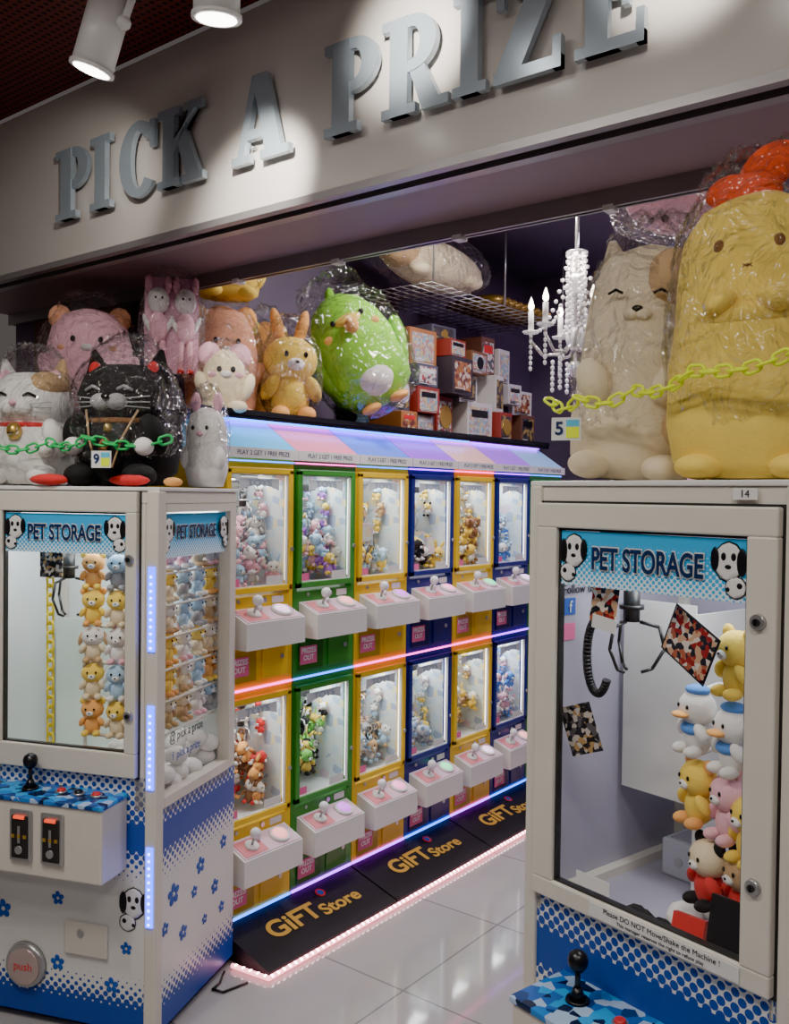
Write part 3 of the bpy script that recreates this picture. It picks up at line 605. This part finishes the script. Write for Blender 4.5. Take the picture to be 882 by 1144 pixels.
def bag(name,loc,rad,rot=(0,0,0),seed=0,parent=None,knot=1.0):
    b=B(); bmesh.ops.create_icosphere(b.bm,subdivisions=6,radius=1); b.mi(BAG)
    for v in b.bm.verts:
        p=v.co.copy(); n=noise.noise(p*1.8+Vector((seed,0,0)))*.06
        w=p+Vector((noise.noise(p*2),noise.noise(p*2+Vector((9,0,0))),noise.noise(p*2+Vector((0,9,0)))))*.5
        n+=max(0,1-abs(noise.noise(w*3+Vector((0,seed,0))))*5)*.055+max(0,1-abs(noise.noise(Vector((w.x*6,w.y*6,w.z*3))+Vector((0,seed,5))))*5)*.03
        q=p*(.98+n); q.x=math.copysign(abs(q.x)**.85,q.x); q.z=math.copysign(abs(q.z)**.85,q.z)
        if knot:
            a=math.atan2(p.y,p.x)
            if p.z>.80: t=(p.z-.80)/.2; q.z+=t*.22*knot+t*.06*math.sin(a*7+seed); q.x*=1+.5*t; q.y*=1-.3*t
        v.co=Vector((q.x*rad[0],q.y*rad[1],max(q.z*rad[2],-rad[2])))
    for f in b.bm.faces: f.smooth=True
    return b.done(name,parent,loc,rot)
def obj_parent(name,loc,rz,rx=0,ry=0,s=1):
    P=E(name,loc); P.rotation_euler=(rx,ry,rz); P.scale=(s,s,s); return P
def cat(loc,rz,s,base,patch,name,kind,wx=1):
    P=obj_parent(name,loc,rz); P.scale=(wx,1,1); b=B(); m=P_(base)
    b.lathe([(.02,0),(.14,.005),(.19,.05),(.2,.12),(.18,.19),(.15,.23),(.02,.25)],m,sx=s,sy=s*.8,fn=lambda v:Vector((v.x,v.y,v.z*s)))
    b.lathe([(.01,.19),(.10,.20),(.165,.25),(.18,.31),(.155,.37),(.10,.405),(.01,.415)],m,sx=s,sy=s*.8,fn=lambda v:Vector((v.x,v.y-.01,v.z*s)))
    e=lambda c,r,mm,rot=(0,0,0),sub=3:b.ell([k*s for k in c],[k*s for k in r],mm,rot,sub)
    for q in (-1,1):
        b.cyl((q*.11*s,0,.36*s),(q*.135*s,0,.465*s),.06*s,.008*s,P_(patch) if (q>0 and kind=='w') else m,18); e((q*.115,-.025,.39),(.026,.025,.033),P_('pink' if kind=='w' else 'red'))
        e((q*.11,-.13,.035),(.06,.07,.04),P_('white') if kind=='w' else m); e((q*.15,-.1,.17),(.045,.05,.075),m,(.5,q*-.3,0)); e((q*.135,-.145,.13),(.035,.035,.03),P_('white'))
        b.tube([(q*.035*s,-.152*s,.315*s),(q*.06*s,-.153*s,.325*s),(q*.09*s,-.142*s,.312*s)],.005*s,P_('grey') if kind=='b' else EYE,6)
        for k in range(3): b.cyl((q*.06*s,-.15*s,(.285-.012*k)*s),(q*.15*s,-.13*s,(.295-.02*k)*s),.0022*s,.0015*s,P_('grey'),5)
    mz=P_('white') if kind=='w' else P_('grey')
    e((-.03,-.145,.275),(.04,.025,.028),mz); e((.03,-.145,.275),(.04,.025,.028),mz); e((0,-.172,.29),(.016,.01,.01),P_('pink') if kind=='w' else EYE)
    b.tube([(.145*math.cos(a)*s,-.145*math.sin(a)*s*.9,.215*s) for a in [i*math.pi/10 for i in range(11)]],.010*s,P_('red') if kind=='w' else P_('brown'),8)
    if kind=='w':
        e((0,-.155,.19),(.032,.028,.032),GOLD); b.box((-.012*s,-.186*s,.18*s),(.012*s,-.18*s,.184*s),EYE)
        e((.08,-.03,.36),(.09,.10,.055),P_(patch)); e((-.12,.0,.12),(.09,.1,.08),P_(patch))
    else:
        e((0,-.10,.10),(.075,.09,.09),P_('black')); e((0,-.16,.11),(.032,.03,.05),P_('brown')); e((0,-.15,.19),(.016,.016,.016),GOLD)
        for q in (-1,1): b.tube([(q*.10*s,-.12*s,.25*s),(q*.06*s,-.17*s,.15*s),(q*.03*s,-.175*s,.06*s)],.004*s,P_('tan'),6)
    b.done('body',P)
    bag('plastic_wrap',(0,-.005,.231*s),(.215*s,.185*s,.232*s),seed=len(name)+rz,parent=P)
    return P
ZL=1.667
def lmw(x,y,z=0):
    a=R(21.5); return (-2.839+x*math.cos(a)-y*math.sin(a),1.433+x*math.sin(a)+y*math.cos(a),z)
def rmw(x,y,z=0):
    a=R(-13.5); return (-1.039+x*math.cos(a)-y*math.sin(a),1.867+x*math.sin(a)+y*math.cos(a),z)
cat(lmw(.115,.19,ZL),R(35),.90,'white','tan','white_cat_plush','w',.82)
cat(lmw(.47,.19,ZL),R(30),.94,'black','black','black_cat_plush','b',.90)
P=obj_parent('white_rabbit_plush',lmw(.635,.41,ZL),R(25)); b=B()
b.lathe([(.02,0),(.06,.005),(.075,.06),(.072,.14),(.07,.2),(.055,.25),(.02,.27)],P_('white'),sy=.8)
for q in (-1,1): b.ell((q*.04,0,.29),(.018,.014,.035),P_('pink')); b.ell((q*.025,-.056,.2),(.006,.004,.008),EYE); b.ell((q*.06,-.03,.1),(.02,.025,.04),P_('white'))
b.ell((0,-.058,.18),(.012,.008,.008),P_('pink')); b.done('body',P); bag('plastic_wrap',(0,0,.158),(.08,.07,.157),seed=7,parent=P)
b=B()
for x,y in ((.32,-.0),(.58,.03)): b.ell((x,y,ZL+.018),(.07,.03,.018),P_('red'))
b.ell((.67,.13,ZL+.015),(.03,.03,.015),P_('orange')); b.done('red_cushions',None,(-2.839,1.433,0),(0,0,R(21.5)))
def droop(pts,n=10):
    out=[]
    for a,c in zip(pts,pts[1:]):
        for i in range(n): t=i/n; out.append(Vector(a).lerp(Vector(c),t)+Vector((0,0,-.02*math.sin(math.pi*t))))
    return out+[Vector(pts[-1])]
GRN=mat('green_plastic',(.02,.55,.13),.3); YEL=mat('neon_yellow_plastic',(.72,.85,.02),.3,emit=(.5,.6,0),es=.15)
b=B(); chain(b,droop([lmw(-.02,.02,1.80),lmw(.13,-.02,1.79),lmw(.31,.01,1.80),lmw(.47,-.02,1.81),lmw(.66,.10,1.81)]),.013,.0038,GRN); b.done('green_chain')
b=B(); chain(b,droop([rmw(.03,.02,1.87),rmw(.13,-.0,1.87),rmw(.25,.03,1.88),rmw(.42,-.01,1.90),rmw(.66,-.0,1.93)]),.0115,.0036,YEL); b.done('yellow_chain')
def tag(loc,rz,t):
    P=E('price_tag',loc,rz); b=B(); b.box((-.032,-.001,-.025),(.032,.001,.025),WHITE); b.box((-.0,-.002,-.02),(.028,-.001,.004),YEL); b.box((.0,-.002,.006),(.028,-.001,.02),mat('cyan_tag',(.1,.5,.7),.4)); b.done('card',P)
    text(t,'number',P,(-.015,-.0022,0),FR,.04,MC['ink_dark'],.0003,.001)
tag(lmw(.53,-.04,1.745),R(25),'9'); tag(lmw(.06,-.05,1.78),R(30),'9'); tag(rmw(.12,-.03,1.80),R(20),'5')
# yellow shrimp plush
P=obj_parent('shrimp_tail_plush',rmw(.44,.18,1.688),R(8)); b=B(); Y=plush('butter',(.93,.68,.13))
b.lathe([(.02,0),(.12,.005),(.160,.04),(.175,.12),(.172,.24),(.160,.34),(.156,.43),(.145,.50),(.11,.555),(.05,.585),(.01,.59)],Y,sy=.72,seg=48)
b.ell((0,-.09,.33),(.10,.035,.03),Y,(.2,0,0),3)
for q in (-1,1):
    b.ell((q*.055,-.099,.465),(.012,.006,.014),P_('brown')); b.ell((q*.05,-.118,.35),(.035,.025,.022),Y,(0,q*.5,0),3)
    b.ell((q*.09,-.08,.028),(.05,.06,.027),Y,(0,0,0),3)
b.tube([(-.012,-.110,.415),(.0,-.112,.422),(.012,-.110,.415)],.0022,P_('brown'),6); b.tube([(-.010,-.110,.424),(.0,-.112,.418),(.010,-.110,.424)],.0022,P_('brown'),6)
RF=plush('tail_red',(.90,.09,.02))
b.ell((-.02,0,.59),(.07,.045,.045),RF,(0,-.2,0),3); b.ell((-.06,0,.605),(.045,.025,.03),RF,(0,-.35,0),3); b.ell((.02,0,.64),(.065,.025,.045),RF,(0,-.65,0),3)
b.done('body',P); bag('plastic_wrap',(0,0,.325),(.182,.145,.325),seed=3,parent=P,knot=.4)
# beige cat plush
P=obj_parent('beige_cat_plush',rmw(.118,.21,1.688),R(12),0,R(4),1.12); b=B(); C=plush('ivory',(.74,.63,.44))
b.lathe([(.02,0),(.10,.005),(.135,.05),(.14,.13),(.13,.24),(.124,.34),(.112,.42),(.08,.47),(.03,.49),(.01,.495)],C,sy=.75)
b.ell((.050,-.035,.405),(.065,.06,.075),P_('tan'),(0,.3,0),3)
for q in (-1,1): b.cyl((q*.07,0,.44),(q*.085,0,.505),.036,.008,P_('tan') if q>0 else C,18)
b.ell((0,-.098,.345),(.012,.008,.008),EYE); b.ell((-.012,-.094,.335),(.018,.012,.012),C); b.ell((.012,-.094,.335),(.018,.012,.012),C)
for q in (-1,1):
    b.tube([(q*.03,-.102,.375),(q*.045,-.104,.382),(q*.06,-.10,.374)],.003,EYE,6); b.ell((q*.075,-.09,.2),(.035,.04,.05),C,(0,q*.5,0),3); b.ell((q*.075,-.07,.03),(.045,.06,.03),C,(0,0,0),3)
b.ell((.09,-.02,.12),(.055,.08,.07),P_('tan'),(0,0,0),3)
b.done('body',P); bag('plastic_wrap',(0,0,.262),(.142,.12,.257),seed=5,parent=P,knot=.6)
# shelf plush
def bigdoll(name,loc,rz,h,cols,bagr=True,tilt=0,rx=0):
    P=obj_parent(name,loc,rz,rx,tilt); b=B(); doll(b,Matrix.Identity(4),h,*cols,sub=3); b.done('body',P)
    if bagr: bag('plastic_wrap',(0,-.02*h,.53*h),(.36*h,.33*h,.53*h),seed=h*10,parent=P)
def pillow(name,loc,rz,w,h,col,face,tilt=0,d=.11):
    P=obj_parent(name,loc,rz,0,tilt); b=B(); m=P_(col)
    b.lathe([(.02,0),(w*.36,.004),(w*.47,h*.10),(w*.5,h*.3),(w*.48,h*.6),(w*.42,h*.8),(w*.3,h*.93),(w*.1,h*.99),(.005,h)],m,sy=d*2/w)
    for q in (-1,1):
        b.ell((q*w*.15,-d*.93,h*.66),(.010,.006,.012),EYE); b.ell((q*w*.27,-d*.72,h*.58),(.02,.014,.013),P_(face)); b.ell((q*w*.46,-.02,h*.40),(.03,.04,.06),m,(0,q*.4,0)); b.ell((q*w*.25,-d*.8,.02),(.04,.04,.025),m)
        b.ell((q*w*.33,0,h*.90),(.045,.03,.05),P_(face))
    b.ell((0,-d*.98,h*.58),(.022,.016,.014),P_('white')); b.done('body',P)
    bag('plastic_wrap',(0,0,h*.52),(w*.56,d*1.25,h*.52),seed=w*30+h,parent=P); return P
P=obj_parent('hanging_pink_doll',(-2.78,2.2,2.10),R(55)); b=B()
for q in (-1,1):
    x=q*.05
    b.ell((x,0,.27),(.04,.035,.05),P_('white'),sub=3); b.ell((x,0,.17),(.035,.03,.06),P_('pink'),sub=3)
    for w_ in (-1,1): b.cyl((x+w_*.015,0,.12),(x+w_*.018,0,.01),.012,.010,P_('pink'),10); b.ell((x+w_*.018,-.008,.005),(.014,.02,.01),P_('red')); b.ell((x+w_*.04,0,.18),(.01,.012,.04),P_('white'),(0,w_*.4,0)); b.ell((x+w_*.035,0,.33),(.014,.012,.035),P_('pink'))
    b.ell((x-.012,-.034,.275),(.004,.003,.005),EYE); b.ell((x+.012,-.034,.275),(.004,.003,.005),EYE)
b.box((-.1,.01,-.0),(.1,.014,.36),mat('pink_card',(.65,.35,.45),.5)); b.done('body',P); bag('plastic_wrap',(0,0,.17),(.12,.07,.2),seed=21,parent=P)
pillow('pink_pig_plush',(-3.16,2.10,1.97),R(50),.34,.40,'pink','salmon')
pillow('cream_seal_plush',(-2.62,2.32,1.952),R(55),.17,.24,'cream','pink',0,.06)
pillow('salmon_bear_plush',(-2.84,2.50,1.952),R(60),.30,.46,'salmon','orange')
bigdoll('yellow_mouse_plush',(-2.68,2.73,1.952),R(60),.37,('yellow','yellow','orange','long'))
pillow('orange_cushion_plush',(-2.94,2.84,1.952),R(75),.20,.46,'orange','yellow',0,.06)
bigdoll('blue_bear_plush',(-2.61,3.12,1.952),R(60),.09,('sky','sky','blue','round'),False)
pillow('yellow_chick_plush',(-2.84,2.52,2.44),R(60),.28,.24,'yellow','orange',0,.10)
P=obj_parent('green_parrot_plush',(-2.54,3.17,2.055),R(50),0,R(-27),1.13); b=B(); G=plush('lime',(.26,.66,.03))
b.lathe([(.02,-.01),(.10,.005),(.16,.06),(.18,.15),(.17,.26),(.145,.35),(.10,.42),(.04,.455),(.01,.46)],G,sy=.75)
b.ell((0,-.085,.10),(.08,.06,.07),P_('white'),(0,0,0),3); b.ell((0,-.125,.315),(.028,.03,.03),P_('orange'),(0,0,0),3); b.ell((0,-.10,.34),(.055,.02,.025),P_('yellow'),(0,0,0),3)
for q in (-1,1): b.ell((q*.06,-.105,.35),(.011,.007,.012),EYE); b.ell((q*.165,-.01,.19),(.035,.06,.11),G,(0,q*.25,0),3); b.ell((q*.06,-.08,.0),(.04,.05,.02),P_('orange'),(0,0,0),3); b.ell((q*.095,-.09,.30),(.022,.012,.016),P_('orange'),(0,0,0),3)
b.ell((0,.02,.46),(.02,.02,.04),G,(0,.4,0)); b.ell((0,.13,.06),(.05,.08,.03),G,(.4,0,0))
b.done('body',P); bag('plastic_wrap',(0,-.01,.22),(.21,.17,.265),seed=11,parent=P)
P=obj_parent('long_cream_plush',(-2.66,3.72,2.80),R(85)); b=B()
b.ell((0,0,0),(.37,.13,.12),P_('cream'),(0,.05,0),3); b.ell((-.29,-.03,.03),(.11,.1,.1),P_('tan'),(0,0,0),3)
for q in (-1,1): b.ell((-.29,-.03+q*.07,.12),(.03,.03,.04),P_('tan')); b.ell((q*.2,-.09,-.06),(.07,.05,.04),P_('cream'))
b.ell((-.32,-.13,.04),(.01,.006,.012),EYE); b.done('body',P); bag('plastic_wrap',(0,0,.01),(.40,.17,.14),seed=2,parent=P,knot=.3)
b=B(); rng=random.Random(5)
for i in range(9): 
    s=4.20+i*.065; b.ell((-2.72,s,2.705),(.2,.03,.04),mat('gold_foil',(.35,.22,.06),.25,.6),(0,0,0))
b.done('wrapped_snacks')
P=obj_parent('hanging_pink_plush',(-1.05,2.78,2.50),R(20)); b=B()
b.ell((0,0,.1),(.17,.12,.13),P_('pink'),(0,0,0),3); b.ell((.12,-.05,.17),(.08,.07,.07),P_('cream'),(0,0,0),3); b.ell((-.14,-.03,.14),(.05,.05,.06),P_('pink')); b.ell((.1,-.12,.18),(.01,.008,.012),EYE); b.ell((.14,-.12,.18),(.01,.008,.012),EYE)
b.cyl((0,0,.2),(0,0,.6),.002,.002,STEEL,6); b.done('body',P); bag('plastic_wrap',(0,0,.11),(.22,.17,.17),seed=12,parent=P)
b=B(); b.box((-4.0,2.36,2.0),(-3.25,2.378,2.46),mat('brown_panel',(.16,.09,.06),.5))
for i in range(5):
    x=-3.85+i*.13; z=2.12+.05*(i%2)
    for k in range(10): a=k*math.pi/10; b.ell((x+.06*math.cos(a),2.358,z+.06*math.sin(a)),(.022,.003,.008),mat('orange_print',(.65,.22,.05),.5),(0,-a,0))
b.done('floral_wall_panel')
# chandelier
P=E('chandelier',(-1.66,3.30,2.28)); b=B(); CH=mat('chandelier_chrome',(.8,.78,.75),.15,.7); FLM=mat('candle_flame',(1,1,1),.3,emit=(1,.85,.65),es=22)
b.cyl((0,0,-.1),(0,0,.82),.008,.008,CH,10); b.ell((0,0,0),(.04,.04,.05),CRYS); b.ell((0,0,-.12),(.03,.03,.035),CRYS); b.ell((0,0,.22),(.03,.03,.04),CRYS); b.ell((0,0,.34),(.045,.045,.012),CRYS)
rng=random.Random(1)
for k in range(6):
    a=k*math.pi/3+.3; c,s=math.cos(a),math.sin(a)
    b.tube([(0,0,0),(.06*c,.06*s,-.06),(.13*c,.13*s,-.06),(.18*c,.18*s,.0),(.18*c,.18*s,.03)],.006,CH)
    b.cyl((.18*c,.18*s,.03),(.18*c,.18*s,.038),.03,.035,CRYS,14); b.cyl((.18*c,.18*s,.038),(.18*c,.18*s,.12),.011,.011,WHITE,12)
    b.lathe([(.002,0),(.010,.01),(.012,.02),(.006,.04),(.001,.055)],FLM,(.18*c,.18*s,.12),seg=12)
    for i in range(13): t=i/12; b.ell((.18*c*(1-t)+.03*c*t,.18*s*(1-t)+.03*s*t,.03+.30*t-.09*math.sin(math.pi*t)),(.009,.009,.009),CRYS,sub=1)
    for i in range(7): b.ell((.18*c,.18*s,.02-.022*i),(.008,.008,.011),CRYS,sub=1)
    for i in range(6): b.ell((.09*c,.09*s,-.09-.022*i),(.009,.009,.012),CRYS,sub=1)
    for i in range(14): b.ell((.035*c,.035*s,.33-.024*i),(.009,.009,.012),CRYS,sub=1)
b.cyl((0,0,.805),(0,0,.82),.05,.05,CH,16)
b.done('frame',P)
l=bpy.data.lights.new('bulb','POINT'); l.energy=10; l.color=(1,.87,.75); l.shadow_soft_size=.08; put('bulb',l,P,(0,0,.28))
b=B(); b.box((-2.3,5.05,0),(-.6,5.395,.05),WHITE)
for z in (.6,1.1,1.6,2.1): b.box((-2.3,5.08,z),(-.6,5.38,z+.02),WHITE)
for x in (-2.3,-1.45,-.62): b.box((x,5.05,0),(x+.03,5.38,2.5),WHITE)
b.box((-2.3,5.38,0),(-.6,5.396,2.5),LILAC)
for z in (.05,.62,1.12,1.62,2.12):
    for i in range(11):
        x=-2.18+i*.145; cc=rng.choice(list(PC)); 
        if abs(x+1.435)<.06: continue
        doll(b,T(x,5.22,z,rng.uniform(-.3,.3)),.20,cc,rng.choice(['white','yellow','pink','sky']),cc,rng.choice(['round','cat','floppy']),sub=1)
b.done('display_cabinet')
# ------------------------------------------------------------ lights
PL=mat('unseen_lamp_panel',(1,1,1),.4,emit=(1,.95,.9),es=4)
def panel(loc,sx,sy,e,col,nm='unseen_ceiling_lamp'):  # unseen ceiling fixture put in as a light source
    P=E(nm,loc); b=B(); b.box((-sx/2,-sy/2,-.0),(sx/2,sy/2,.03),WHITE); b.box((-sx/2+.02,-sy/2+.02,-.004),(sx/2-.02,sy/2-.02,.001),PL); b.done('housing',P)
    area('lamp',P,(0,0,-.012),(0,0,0),sx-.05,sy-.05,e,col)
panel((-1.9,3.1,3.068),.3,.3,32,(1,.93,.93)); panel((-1.4,4.5,3.068),.4,.4,24,(.80,.66,1))
panel((-.4,2.9,3.068),.4,.4,22,(1,.93,.9))
panel((-1.7,.2,3.068),1.2,.2,34,(1,.94,.87)); panel((.2,.3,3.068),1.2,.2,34,(1,.94,.87)); panel((-.8,-1.8,3.068),1.2,.4,26,(1,.94,.87))  # corridor fixtures added out of view to light the machine fronts
w=bpy.data.worlds.new('World'); sc.world=w; w.use_nodes=True; w.node_tree.nodes['Background'].inputs[0].default_value=(.56,.48,.47,1); w.node_tree.nodes['Background'].inputs[1].default_value=.22
# ------------------------------------------------------------ camera
c=bpy.data.cameras.new('camera'); c.lens=1016/1144*36; c.sensor_width=36; c.clip_start=.05
o=put('camera',c); o.matrix_world=Matrix.Translation((0,0,1.65))@Matrix.Rotation(R(37.8),4,'Z')@Matrix.Rotation(R(90-1.06),4,'X')@Matrix.Rotation(R(.71),4,'Z')
sc.camera=o
try:
    sc.view_settings.view_transform='AgX'; sc.view_settings.look='AgX - Punchy'; sc.view_settings.exposure=.3
except Exception as ex: print(ex)
